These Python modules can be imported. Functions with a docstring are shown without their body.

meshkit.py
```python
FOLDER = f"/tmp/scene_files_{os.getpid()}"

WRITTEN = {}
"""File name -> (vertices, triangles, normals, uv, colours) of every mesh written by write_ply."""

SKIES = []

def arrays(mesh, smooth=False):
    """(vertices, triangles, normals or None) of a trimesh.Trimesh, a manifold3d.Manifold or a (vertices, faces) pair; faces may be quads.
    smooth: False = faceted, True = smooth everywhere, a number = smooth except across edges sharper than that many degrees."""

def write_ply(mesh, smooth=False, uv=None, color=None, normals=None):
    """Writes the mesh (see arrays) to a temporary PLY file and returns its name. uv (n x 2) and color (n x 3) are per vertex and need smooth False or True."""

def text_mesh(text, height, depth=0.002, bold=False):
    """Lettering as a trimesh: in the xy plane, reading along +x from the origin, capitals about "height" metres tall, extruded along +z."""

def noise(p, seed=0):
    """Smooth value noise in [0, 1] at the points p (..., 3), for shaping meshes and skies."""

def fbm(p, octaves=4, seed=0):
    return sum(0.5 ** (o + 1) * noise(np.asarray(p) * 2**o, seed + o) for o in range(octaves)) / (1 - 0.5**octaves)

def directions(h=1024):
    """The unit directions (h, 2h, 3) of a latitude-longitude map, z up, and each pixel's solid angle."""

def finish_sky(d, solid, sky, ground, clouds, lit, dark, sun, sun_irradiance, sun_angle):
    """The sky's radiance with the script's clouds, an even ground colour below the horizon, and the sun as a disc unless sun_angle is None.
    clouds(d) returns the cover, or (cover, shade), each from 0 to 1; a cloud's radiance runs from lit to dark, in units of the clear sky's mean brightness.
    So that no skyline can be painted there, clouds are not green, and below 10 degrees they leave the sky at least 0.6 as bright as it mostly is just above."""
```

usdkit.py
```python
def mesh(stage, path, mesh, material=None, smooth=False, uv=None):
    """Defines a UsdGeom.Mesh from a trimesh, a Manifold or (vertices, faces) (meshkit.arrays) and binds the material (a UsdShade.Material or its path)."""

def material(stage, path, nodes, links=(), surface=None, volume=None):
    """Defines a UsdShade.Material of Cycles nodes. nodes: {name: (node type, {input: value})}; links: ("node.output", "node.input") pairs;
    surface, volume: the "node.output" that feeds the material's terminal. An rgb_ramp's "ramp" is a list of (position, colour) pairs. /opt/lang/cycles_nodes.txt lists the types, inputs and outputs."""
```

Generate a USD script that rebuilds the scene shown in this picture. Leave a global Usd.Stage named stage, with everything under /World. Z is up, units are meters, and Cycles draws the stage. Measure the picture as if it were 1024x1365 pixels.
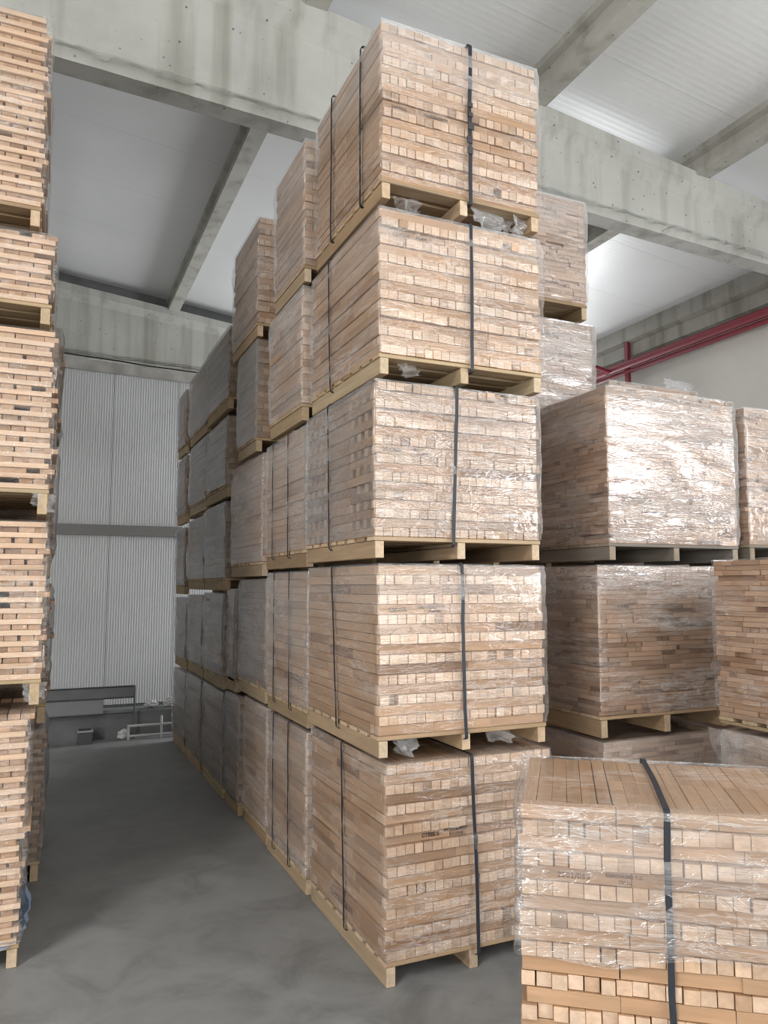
import math, random, numpy as np, trimesh, usdkit, meshkit
from pxr import Usd, UsdGeom, UsdLux, UsdShade, Sdf, Gf, Vt
stage = Usd.Stage.CreateInMemory()
UsdGeom.SetStageUpAxis(stage, 'Z'); UsdGeom.SetStageMetersPerUnit(stage, 1.0)
UsdGeom.Xform.Define(stage, '/World')
# ------------------------------------------------------------------ camera
FPX = 1010.0; CAM_Z = 1.87
PITCH = math.atan(97 / FPX); YAW = math.atan(452 / (FPX / math.cos(PITCH)))
EXPOSURE = -0.2
FW = np.array([math.sin(YAW) * math.cos(PITCH), math.cos(YAW) * math.cos(PITCH), math.sin(PITCH)])
RT = np.array([math.cos(YAW), -math.sin(YAW), 0.0]); UP = np.cross(RT, FW); EYE = np.array([0, 0, CAM_Z])
cam = UsdGeom.Camera.Define(stage, '/World/camera')
cam.CreateHorizontalApertureAttr(36.0); cam.CreateVerticalApertureAttr(36.0 * 1365 / 1024)
cam.CreateFocalLengthAttr(36.0 * FPX / 1024); cam.CreateClippingRangeAttr((0.05, 200.0))
M = np.eye(4); M[0, :3], M[1, :3], M[2, :3], M[3, :3] = RT, UP, -FW, EYE
cam.AddTransformOp().Set(Gf.Matrix4d(*M.ravel().tolist()))
cam.CreateExposureAttr(EXPOSURE)


def project(p):
    d = np.asarray(p, float) - EYE
    z = d @ FW
    z = np.where(np.abs(z) < 1e-6, 1e-6, z)
    return np.stack([512 + FPX * (d @ RT) / z, 682.5 - FPX * (d @ UP) / z, z], -1)


# ------------------------------------------------------------------ light: daylight from unseen sources around the hall, plus one added fill
dome = UsdLux.DomeLight.Define(stage, '/World/sky'); dome.CreateIntensityAttr(0.6); dome.CreateColorAttr(Gf.Vec3f(0.86, 0.93, 1.0))


def rect_light(name, pos, toward, w, h, strength, color=(1, 1, 1)):
    l = UsdLux.RectLight.Define(stage, '/World/' + name)
    z = -np.asarray(toward, float); z /= np.linalg.norm(z)
    up = np.array([0, 0, 1.0]) if abs(z[2]) < 0.9 else np.array([0, 1.0, 0])
    x = np.cross(up, z); x /= np.linalg.norm(x); y = np.cross(z, x)
    m = np.eye(4); m[0, :3], m[1, :3], m[2, :3], m[3, :3] = x, y, z, pos
    l.AddTransformOp().Set(Gf.Matrix4d(*m.ravel().tolist()))
    l.CreateWidthAttr(w); l.CreateHeightAttr(h); l.CreateIntensityAttr(strength); l.CreateColorAttr(Gf.Vec3f(*color)); l.CreateNormalizeAttr(False)
    return l


X0, X1, Y0, Y1 = -9.0, 8.2, -8.0, 12.45                      # the hall's walls
rect_light('unseen_left_daylight', (X0 + 0.1, -5.8, 2.3), (1, 0, 0), 3.8, 4.2, 18.0, (1.0, 0.985, 0.96))  # out of view, placed to light the stacks from the near left
rect_light('unseen_right_daylight', (X1 - 0.1, -2.6, 2.6), (-1, 0, 0), 4.8, 3.6, 13.0, (0.95, 0.98, 1.0))  # out of view, placed to put glare on the right-hand film
rect_light('unseen_front_daylight', (5.2, Y0 + 0.1, 2.4), (0, 1, 0), 5.4, 4.4, 5.2, (1.0, 0.995, 0.985))  # out of view, placed to light the stack fronts broadly
rect_light('unseen_rear_daylight', (X1 - 0.1, 10.9, 2.5), (-1, 0, 0), 2.4, 3.8, 20.0, (0.96, 0.98, 1.0))  # out of view behind the stacks, placed to light ceiling and far wall
rect_light('unseen_left_roof_daylight', (-6.0, -2.2, 7.1), (0, 0, -1), 2.6, 2.6, 42.0, (1.0, 0.99, 0.975))  # out of view overhead, placed to throw the left stack shadow on the floor
rect_light('added_roof_fill', (4.2, -3.2, 5.7), (0, 0, -1), 6.4, 1.4, 9.0, (0.97, 0.99, 1.0))  # added fill, brightens the near floor and the foreground load top

# ------------------------------------------------------------------ helpers
COUNT = {}


def numbered(path):
    n = COUNT.get(path, 0); COUNT[path] = n + 1
    return path if n == 0 else '%s_%03d' % (path, n)


def tag(prim, label=None, cat=None, group=None, kind=None):
    for k, v in (('label', label), ('category', cat), ('group', group), ('kind', kind)):
        if v:
            prim.SetCustomDataByKey(k, v)
    return prim


def thing(name, label, cat, loc=(0, 0, 0), yaw=0.0, group=None, kind=None, parent='/World'):
    x = UsdGeom.Xform.Define(stage, numbered(parent + '/' + name))
    x.AddTranslateOp().Set(Gf.Vec3d(*map(float, loc)))
    if yaw:
        x.AddRotateZOp().Set(math.degrees(yaw))
    return tag(x.GetPrim(), label, cat, group, kind)


def group_part(name, parent):
    return UsdGeom.Xform.Define(stage, numbered(str(parent.GetPath()) + '/' + name)).GetPrim()


def primvar(m, name, a):
    UsdGeom.PrimvarsAPI(m).CreatePrimvar(name, Sdf.ValueTypeNames.Vector3fArray, 'vertex').Set(Vt.Vec3fArray.FromNumpy(np.ascontiguousarray(a, np.float32)))


def obj(name, mesh, mat, parent=None, smooth=False, attrs=None):
    base = str(parent.GetPath()) if parent is not None else '/World'
    m = usdkit.mesh(stage, numbered(base + '/' + name), mesh, mat, smooth=smooth)
    for k, a in (attrs or {}).items():
        primvar(m, k, a)
    return m.GetPrim()


def cat_mesh(parts):
    v, f, n = [], [], 0
    for a, b in parts:
        v.append(np.asarray(a, float)); f.append(np.asarray(b, int) + n); n += len(a)
    return np.vstack(v), np.vstack(f)


def tri(m):
    return np.asarray(m.vertices, float), np.asarray(m.faces, int)


# --- chamfered block template: 24 vertices (8 corners x 3 faces), 44 triangles
SG = np.array([(a, b, c) for a in (-1, 1) for b in (-1, 1) for c in (-1, 1)], float)
T_CORNER = np.repeat(SG, 3, 0); T_FACE = np.tile(np.arange(3), 8)


def _template():
    idx = lambda i, k: 3 * i + k
    find = {tuple(s): i for i, s in enumerate(SG)}
    V = T_CORNER * 1.0
    for n in range(24):
        for k in range(3):
            if k != T_FACE[n]:
                V[n, k] *= 0.8
    tris = []

    def quad(a, b, c, d):
        tris.extend([(a, b, c), (a, c, d)])
    for k in range(3):
        o = [j for j in range(3) if j != k]
        for s in (-1, 1):
            q = []
            for a, b in ((-1, -1), (1, -1), (1, 1), (-1, 1)):
                p = [0, 0, 0]; p[k] = s; p[o[0]] = a; p[o[1]] = b
                q.append(idx(find[tuple(map(float, p))], k))
            quad(*q)
        for a in (-1, 1):
            for b in (-1, 1):
                p, q = [0, 0, 0], [0, 0, 0]
                p[k] = -1; q[k] = 1
                for r in (p, q):
                    r[o[0]] = a; r[o[1]] = b
                i, j = find[tuple(map(float, p))], find[tuple(map(float, q))]
                quad(idx(i, o[0]), idx(j, o[0]), idx(j, o[1]), idx(i, o[1]))
    for i in range(8):
        tris.append((idx(i, 0), idx(i, 1), idx(i, 2)))
    t = np.array(tris)
    n = np.cross(V[t[:, 1]] - V[t[:, 0]], V[t[:, 2]] - V[t[:, 0]])
    flip = (n * V[t].mean(1)).sum(1) < 0
    t[flip] = t[flip][:, ::-1]
    return t


T_TRI = _template()


class Blocks:
    """A list of wooden blocks: centre, size, long axis, tone."""

    def __init__(self):
        self.rows = []

    def add(self, c, s, ax, tone, yaw=0.0, face=True):
        self.rows.append((*c, *s, ax, tone, yaw, 1.0 if face else 0.0))

    def arrays(self, rng, chamfer=0.0016):
        r = np.array(self.rows, float)
        n = len(r)
        c, s, ax, tone, yaw = r[:, :3], r[:, 3:6], r[:, 6].astype(int), r[:, 7], r[:, 8]
        ch = np.minimum(chamfer, s.min(1) * 0.2)
        half = s / 2
        v = T_CORNER[None] * half[:, None, :]
        for k in range(3):
            inset = (T_FACE != k)
            v[:, inset, k] -= T_CORNER[inset, k][None] * ch[:, None]
        grain = np.empty_like(v)
        for a in range(3):
            m = ax == a
            o = [(0, 1, 2), (1, 0, 2), (2, 0, 1)][a]
            grain[m] = v[m][:, :, o]
        grain += rng.uniform(-40, 40, (n, 1, 3))
        cy, sy = np.cos(yaw)[:, None], np.sin(yaw)[:, None]
        x, y = v[:, :, 0].copy(), v[:, :, 1].copy()
        v[:, :, 0] = x * cy - y * sy; v[:, :, 1] = x * sy + y * cy
        v += c[:, None, :]
        tn = np.empty_like(v)
        tn[:, :, 0] = tone[:, None]
        tn[:, :, 1] = (T_FACE[None] == ax[:, None])
        tn[:, :, 2] = rng.uniform(0, 1, (n, 1))
        return v, grain, tn


def merged(v, g, t, keep):
    n = int(keep.sum())
    f = (T_TRI[None] + (np.arange(n) * 24)[:, None, None]).reshape(-1, 3)
    return (v[keep].reshape(-1, 3), f), dict(grain=g[keep].reshape(-1, 3), tone=t[keep].reshape(-1, 3))


# ------------------------------------------------------------------ materials
LK = '/World/Looks/'


def mat(name, nodes, links, surface):
    return usdkit.material(stage, LK + name, nodes, links, surface=surface)


def wood_material(name, side, end, rough=0.62):
    """Timber: side grain runs along the piece, sawn ends are paler; tone.x shifts each piece."""
    def ramp(c, spread):
        c = np.array(c)
        return [(0.0, tuple(c * (0.50, 0.44, 0.40))), (0.18, tuple(c * (0.74, 0.70, 0.66))), (0.5, tuple(c)), (0.8, tuple(np.minimum(c * (1.13, 1.15, 1.18), 0.9))), (1.0, tuple(np.minimum(c * (1.20, 1.27, 1.36), 0.92)))]
    return mat(name, {
        'tn': ('attribute', {'attribute': 'tone'}), 'gr': ('attribute', {'attribute': 'grain'}),
        'sep': ('separate_xyz', {}),
        'm1': ('mapping', {'scale': (2.2, 46, 46)}), 'n1': ('noise_texture', {'scale': 1.0, 'detail': 4, 'distortion': 0.6}),
        'm2': ('mapping', {'scale': (1.0, 9, 9)}), 'n2': ('noise_texture', {'scale': 1.6, 'detail': 3, 'distortion': 1.5}),
        'rs': ('rgb_ramp', {'ramp': ramp(side, 1)}), 're': ('rgb_ramp', {'ramp': ramp(end, 1)}),
        'g1': ('map_range', {'from_min': 0.3, 'from_max': 0.7, 'to_min': 0.88, 'to_max': 1.06}),
        'g2': ('map_range', {'from_min': 0.3, 'from_max': 0.7, 'to_min': 0.86, 'to_max': 1.08}),
        'gm': ('math', {'math_type': 'multiply'}),
        'mx': ('mix', {}), 'mu': ('mix', {'mix_type': 'multiply', 'fac': 1.0}),
        'pk': ('mix', {'mix_type': 'multiply', 'color2': (1.0, 0.93, 0.86)}),
        'bp': ('bump', {'strength': 0.25, 'distance': 0.002}),
        'p': ('principled_bsdf', {'roughness': rough, 'specular_ior_level': 0.3}),
    }, [('tn.vector', 'sep.vector'), ('gr.vector', 'm1.vector'), ('gr.vector', 'm2.vector'), ('m1.vector', 'n1.vector'), ('m2.vector', 'n2.vector'),
        ('sep.x', 'rs.fac'), ('sep.x', 're.fac'), ('sep.y', 'mx.fac'), ('rs.color', 'mx.color1'), ('re.color', 'mx.color2'),
        ('n1.fac', 'g1.value'), ('n2.fac', 'g2.value'), ('g1.result', 'gm.value1'), ('g2.result', 'gm.value2'),
        ('mx.color', 'mu.color1'), ('gm.value', 'mu.color2'), ('mu.color', 'pk.color1'), ('sep.z', 'pk.fac'), ('pk.color', 'p.base_color'),
        ('n1.fac', 'bp.height'), ('bp.normal', 'p.normal')], 'p.BSDF')


WOOD_A = wood_material('beech_block_wood', (0.41, 0.265, 0.162), (0.545, 0.40, 0.292))
WOOD_B = wood_material('plank_offcut_wood', (0.455, 0.312, 0.218), (0.40, 0.272, 0.19))
WOOD_L = wood_material('pale_lath_wood', (0.59, 0.43, 0.308), (0.45, 0.302, 0.2))
PALLET = wood_material('pallet_pine', (0.34, 0.25, 0.16), (0.47, 0.37, 0.265), 0.7)
PALLET_D = wood_material('grey_dirty_pallet_wood', (0.17, 0.155, 0.135), (0.25, 0.21, 0.16), 0.75)
PALLET_G = wood_material('weathered_pallet_wood', (0.36, 0.28, 0.18), (0.42, 0.33, 0.22), 0.75)


def film_material(name, haze, gloss=2.0, rough=0.1, soft=0.3, tint=(0.93, 0.935, 0.94), streak=0.25, calm=0.1, width=0.07, cap=0.5):
    """Stretch film: clear sheet that scatters a little, with many fine tension wrinkles (film.x around, film.y up, film.z extra haze)."""
    return mat(name, {
        'fa': ('attribute', {'attribute': 'film'}), 'sp': ('separate_xyz', {}),
        'm1': ('mapping', {'scale': (2.6, 26, 1), 'rotation': (0, 0, 0.10)}), 'n1': ('noise_texture', {'scale': 1.0, 'detail': 3, 'roughness': 0.55, 'distortion': 0.7}),
        'm2': ('mapping', {'scale': (5, 17, 1), 'rotation': (0, 0, -0.5)}), 'n2': ('noise_texture', {'scale': 1.0, 'detail': 3, 'roughness': 0.6, 'distortion': 1.6}),
        's1': ('math', {'math_type': 'subtract', 'value2': 0.5}), 'a1': ('math', {'math_type': 'absolute'}), 'r1': ('map_range', {'range_type': 'smoothstep', 'from_min': 0.0, 'from_max': width, 'to_min': 1.0, 'to_max': 0.0, 'clamp': True}),
        's2': ('math', {'math_type': 'subtract', 'value2': 0.5}), 'a2': ('math', {'math_type': 'absolute'}), 'r2': ('map_range', {'range_type': 'smoothstep', 'from_min': 0.0, 'from_max': width * 0.8, 'to_min': 1.0, 'to_max': 0.0, 'clamp': True}),
        'mk': ('mapping', {'scale': (1.5, 3.0, 1), 'rotation': (0, 0, 0.3)}), 'nk': ('noise_texture', {'scale': 1.0, 'detail': 3, 'distortion': 0.8}),
        'kr': ('map_range', {'from_min': 0.42, 'from_max': 0.62, 'to_min': calm, 'to_max': 1.0, 'clamp': True}),
        'ra': ('math', {'math_type': 'add'}), 'hm': ('math', {'math_type': 'multiply'}), 'sf': ('math', {'math_type': 'multiply_add', 'value2': soft * 6}),
        'bp': ('bump', {'strength': 1.0, 'distance': 0.0035}),
        'st': ('math', {'math_type': 'multiply', 'value2': streak}),
        'h1': ('math', {'math_type': 'add', 'value2': haze}), 'h2': ('math', {'math_type': 'add', 'use_clamp': True}),
        'inv': ('math', {'math_type': 'subtract', 'value1': 1.0, 'use_clamp': True}),
        'dc': ('mix', {'mix_type': 'multiply', 'fac': 1.0, 'color1': tint}),
        'tr': ('transparent_bsdf', {}), 'di': ('diffuse_bsdf', {}), 'as': ('add_closure', {}),
        'gl': ('glossy_bsdf', {'color': (0.95, 0.97, 1.0), 'roughness': rough}),
        'fr': ('fresnel', {'IOR': 1.45}), 'fm': ('math', {'math_type': 'multiply', 'value2': gloss, 'use_clamp': True}),
        'fc': ('math', {'math_type': 'minimum', 'value2': cap}), 'mx': ('mix_closure', {}),
    }, [('fa.vector', 'sp.vector'), ('fa.vector', 'm1.vector'), ('fa.vector', 'm2.vector'), ('fa.vector', 'mk.vector'), ('m1.vector', 'n1.vector'), ('m2.vector', 'n2.vector'), ('mk.vector', 'nk.vector'),
        ('n1.fac', 's1.value1'), ('s1.value', 'a1.value1'), ('a1.value', 'r1.value'), ('n2.fac', 's2.value1'), ('s2.value', 'a2.value1'), ('a2.value', 'r2.value'),
        ('r1.result', 'ra.value1'), ('r2.result', 'ra.value2'), ('nk.fac', 'kr.value'), ('ra.value', 'hm.value1'), ('kr.result', 'hm.value2'),
        ('n2.fac', 'sf.value1'), ('hm.value', 'sf.value3'), ('sf.value', 'bp.height'), ('hm.value', 'st.value1'),
        ('sp.z', 'h1.value1'), ('h1.value', 'h2.value1'), ('st.value', 'h2.value2'),
        ('h2.value', 'inv.value2'), ('inv.value', 'tr.color'), ('h2.value', 'dc.color2'), ('dc.color', 'di.color'), ('bp.normal', 'gl.normal'), ('bp.normal', 'fr.normal'),
        ('tr.BSDF', 'as.closure1'), ('di.BSDF', 'as.closure2'), ('fr.fac', 'fm.value1'), ('fm.value', 'fc.value1'), ('fc.value', 'mx.fac'), ('as.closure', 'mx.closure1'), ('gl.BSDF', 'mx.closure2')], 'mx.closure')


FILM = film_material('clear_stretch_film', 0.008, gloss=1.7, rough=0.08, soft=0.12, streak=0.12, calm=0.06, cap=0.2)
FILM_GLOSSY = film_material('tight_shiny_stretch_film', 0.012, gloss=2.6, rough=0.10, soft=0.32, streak=0.14, calm=0.12, width=0.09)
FILM_GREY = film_material('layered_milky_stretch_film', 0.04, gloss=1.5, rough=0.16, soft=0.4, tint=(0.29, 0.28, 0.265), streak=0.12, calm=0.2, cap=0.32)  # grey tint covers the film layers and the grey surroundings they reflect
FILM_BLUE = film_material('blue_plastic_sheet', 0.7, gloss=1.2, rough=0.3, soft=0.4, tint=(0.22, 0.33, 0.50), streak=0.0)


def simple(name, color, rough=0.5, metallic=0.0, noise_scale=None, amount=0.15, spec=0.5):
    if noise_scale is None:
        return mat(name, {'p': ('principled_bsdf', {'base_color': color, 'roughness': rough, 'metallic': metallic, 'specular_ior_level': spec})}, [], 'p.BSDF')
    c = np.array(color)
    return mat(name, {'tc': ('geometry', {}), 'n': ('noise_texture', {'scale': noise_scale, 'detail': 5}),
                      'r': ('rgb_ramp', {'ramp': [(0.3, tuple(c * (1 - amount))), (0.7, tuple(np.minimum(c * (1 + amount), 0.95)))]}),
                      'p': ('principled_bsdf', {'roughness': rough, 'metallic': metallic, 'specular_ior_level': spec})},
               [('tc.position', 'n.vector'), ('n.fac', 'r.fac'), ('r.color', 'p.base_color')], 'p.BSDF')


STRAP = simple('dark_strap_plastic', (0.022, 0.026, 0.034), 0.5, spec=0.3)
CLIP = simple('strap_seal_metal', (0.05, 0.05, 0.055), 0.45, 0.3)
INK = simple('stencil_ink', (0.03, 0.016, 0.012), 0.8)
INKRED = simple('brown_stencil_ink', (0.12, 0.045, 0.02), 0.8)
GALV = simple('galvanised_steel', (0.42, 0.43, 0.44), 0.45, 0.6)
DARKSTEEL = simple('dark_painted_steel', (0.075, 0.078, 0.082), 0.5, 0.2, 6.0, 0.2)
GREYSHEET = simple('dull_grey_sheet', (0.14, 0.145, 0.15), 0.55, 0.1, 3.0, 0.2)
GIRT = simple('grey_girt_steel', (0.16, 0.155, 0.15), 0.5, 0.3)
RED = simple('red_pipe_paint', (0.22, 0.03, 0.045), 0.35)
RENDERED = simple('painted_wall_plaster', (0.62, 0.61, 0.58), 0.8, 0, 1.2, 0.06)
SHEETW = simple('white_wall_sheet', (0.46, 0.47, 0.48), 0.45, 0.0, 0.8, 0.05)
CABLE = simple('black_cable', (0.02, 0.02, 0.02), 0.6)
TRIMG = simple('grey_brown_ledge', (0.28, 0.27, 0.25), 0.8, 0, 5.0, 0.25)
WHITEP = simple('pale_pipe_paint', (0.42, 0.43, 0.42), 0.5)


def concrete(name, base, pit=True):
    c = np.array(base)
    return mat(name, {
        'ge': ('geometry', {}), 'n1': ('noise_texture', {'scale': 1.1, 'detail': 6, 'roughness': 0.6}),
        'ms': ('mapping', {'scale': (5.0, 5.0, 0.35)}), 'n2': ('noise_texture', {'scale': 1.0, 'detail': 4}),
        'r1': ('rgb_ramp', {'ramp': [(0.3, tuple(c * 0.82)), (0.5, tuple(c)), (0.72, tuple(c * 1.12))]}),
        'r2': ('rgb_ramp', {'ramp': [(0.30, (0.70, 0.695, 0.65)), (0.52, (1, 1, 1))]}),
        'vo': ('voronoi_texture', {'scale': 14.0}), 'n3': ('noise_texture', {'scale': 7.0, 'detail': 2}),
        'vr': ('map_range', {'from_min': 0.05, 'from_max': 0.16, 'to_min': 0.2, 'to_max': 1.0, 'clamp': True}),
        'nm': ('map_range', {'from_min': 0.50, 'from_max': 0.60, 'to_min': 0.0, 'to_max': 1.0, 'clamp': True}),
        'mu': ('mix', {'mix_type': 'multiply', 'fac': 1.0}), 'mp': ('mix', {'mix_type': 'multiply'}),
        'n4': ('noise_texture', {'scale': 30, 'detail': 5}), 'bp': ('bump', {'strength': 0.25, 'distance': 0.01}),
        'p': ('principled_bsdf', {'roughness': 0.85, 'specular_ior_level': 0.25})},
        [('ge.position', 'n1.vector'), ('ge.position', 'ms.vector'), ('ms.vector', 'n2.vector'), ('ge.position', 'vo.vector'), ('ge.position', 'n3.vector'), ('ge.position', 'n4.vector'),
         ('n1.fac', 'r1.fac'), ('n2.fac', 'r2.fac'), ('r1.color', 'mu.color1'), ('r2.color', 'mu.color2'), ('vo.distance', 'vr.value'), ('n3.fac', 'nm.value'), ('nm.result', 'mp.fac'),
         ('mu.color', 'mp.color1'), ('vr.result', 'mp.color2'), ('mp.color' if pit else 'mu.color', 'p.base_color'), ('n4.fac', 'bp.height'), ('bp.normal', 'p.normal')], 'p.BSDF')


CONC = concrete('cast_concrete', (0.40, 0.402, 0.38))
CONC_P = concrete('purlin_concrete', (0.42, 0.415, 0.38))
FLOORM = mat('worn_concrete_floor', {
    'ge': ('geometry', {}), 'n1': ('noise_texture', {'scale': 0.55, 'detail': 6, 'roughness': 0.6}), 'n2': ('noise_texture', {'scale': 2.6, 'detail': 7, 'roughness': 0.68, 'distortion': 0.8}),
    'r1': ('rgb_ramp', {'ramp': [(0.3, (0.19, 0.192, 0.19)), (0.7, (0.27, 0.272, 0.27))]}), 'r2': ('rgb_ramp', {'ramp': [(0.28, (0.66, 0.66, 0.66)), (0.5, (1, 1, 1)), (0.75, (1.22, 1.22, 1.22))]}),
    'mu': ('mix', {'mix_type': 'multiply', 'fac': 1.0}), 'n3': ('noise_texture', {'scale': 60, 'detail': 4}), 'bp': ('bump', {'strength': 0.15, 'distance': 0.004}),
    'rr': ('map_range', {'from_min': 0.3, 'from_max': 0.7, 'to_min': 0.42, 'to_max': 0.65}),
    'p': ('principled_bsdf', {'specular_ior_level': 0.4})},
    [('ge.position', 'n1.vector'), ('ge.position', 'n2.vector'), ('ge.position', 'n3.vector'), ('n1.fac', 'r1.fac'), ('n2.fac', 'r2.fac'), ('r1.color', 'mu.color1'), ('r2.color', 'mu.color2'),
     ('mu.color', 'p.base_color'), ('n2.fac', 'rr.value'), ('rr.result', 'p.roughness'), ('n3.fac', 'bp.height'), ('bp.normal', 'p.normal')], 'p.BSDF')
CEILM = mat('white_roof_panel_paint', {
    'ge': ('geometry', {}), 'mp': ('mapping', {'scale': (0.15, 22, 1)}), 'n': ('noise_texture', {'scale': 1.0, 'detail': 2}),
    'n1': ('noise_texture', {'scale': 0.7, 'detail': 4}), 'r': ('rgb_ramp', {'ramp': [(0.3, (0.70, 0.71, 0.715)), (0.7, (0.76, 0.77, 0.775))]}),
    'bp': ('bump', {'strength': 0.025, 'distance': 0.01}), 'p': ('principled_bsdf', {'roughness': 0.36, 'specular_ior_level': 0.4})},
    [('ge.position', 'mp.vector'), ('mp.vector', 'n.vector'), ('ge.position', 'n1.vector'), ('n1.fac', 'r.fac'), ('r.color', 'p.base_color'), ('n.fac', 'bp.height'), ('bp.normal', 'p.normal')], 'p.BSDF')


# ------------------------------------------------------------------ shapes
def box(x0, x1, y0, y1, z0, z1):
    v = np.array([(x, y, z) for x in (x0, x1) for y in (y0, y1) for z in (z0, z1)], float)
    f = np.array([(0, 1, 3), (0, 3, 2), (4, 6, 7), (4, 7, 5), (0, 4, 5), (0, 5, 1), (2, 3, 7), (2, 7, 6), (0, 2, 6), (0, 6, 4), (1, 5, 7), (1, 7, 3)])
    return v, f


def loft(rings, closed=True, caps=True):
    """rings (m, n, 3): m stations of an n point closed outline."""
    r = np.asarray(rings, float); m, n = r.shape[:2]
    i = np.arange(m - 1)[:, None] * n; j = np.arange(n if closed else n - 1)[None]
    a, b = i + j, i + (j + 1) % n
    f = np.concatenate([np.stack([a, b, b + n], -1).reshape(-1, 3), np.stack([a, b + n, a + n], -1).reshape(-1, 3)])
    v = r.reshape(-1, 3)
    if caps:
        import shapely
        for row, st in ((r[0], 0), (r[-1], (m - 1) * n)):
            c = row.mean(0)
            f = np.vstack([f, [(st + k, st + (k + 1) % n, len(v)) for k in range(n)]]); v = np.vstack([v, c])
    t = trimesh.Trimesh(v, f, process=False)
    if caps:
        trimesh.repair.fix_normals(t)
    return tri(t)


def tube(path, r, n=10):
    path = np.asarray(path, float)
    d = np.gradient(path, axis=0); d /= np.linalg.norm(d, axis=1, keepdims=True)
    ref = np.array([0, 0, 1.0]) if abs(d[:, 2]).mean() < 0.8 else np.array([1.0, 0, 0])
    s = np.cross(d, ref); s /= np.linalg.norm(s, axis=1, keepdims=True); u = np.cross(s, d)
    a = np.linspace(0, 2 * np.pi, n, endpoint=False)
    return loft(path[:, None] + r * (np.cos(a)[None, :, None] * s[:, None] + np.sin(a)[None, :, None] * u[:, None]))


def nz(u, v, w=0.0, seed=0):
    return meshkit.noise(np.stack(np.broadcast_arrays(u, v, w), -1), seed) * 2 - 1


# ------------------------------------------------------------------ the hall
ZT = lambda x: 6.29 - 0.113 * (np.asarray(x) - 1.75)                 # top of the cross beams, under the purlins
ZC = lambda x: ZT(x) + 0.235                                         # underside of the roof panels

S = 'structure'
fl = obj('floor', box(X0, X1, Y0, 12.8, -0.2, 0.0), FLOORM); tag(fl, 'worn grey concrete floor with stains and tyre marks', 'floor', kind=S)

ceil = thing('ceiling', 'white ribbed metal roof panels sloping down to the long side wall', 'ceiling', kind=S)
pw = 1.15
for y in np.arange(Y0, 12.8, pw):
    n = 36
    prof = []
    for q in range(n + 1):
        prof.append((y + 0.0015 + (pw - 0.003) * q / n, 0.0007 if 0 < q < n and q % 2 else 0.0))
    ring = lambda x: [(x, a, float(ZC(x)) + h) for a, h in prof] + [(x, y + pw - 0.0015, float(ZC(x)) + 0.08), (x, y + 0.0015, float(ZC(x)) + 0.08)]
    obj('roof_panel', loft([ring(X0), ring(X1)]), CEILM, ceil)
obj('roof_deck', cat_mesh([loft([[(x, Y0, float(ZC(x)) + 0.05), (x, 12.8, float(ZC(x)) + 0.05), (x, 12.8, float(ZC(x)) + 0.2), (x, Y0, float(ZC(x)) + 0.2)] for x in (X0, X1)])]), SHEETW, ceil)

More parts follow.
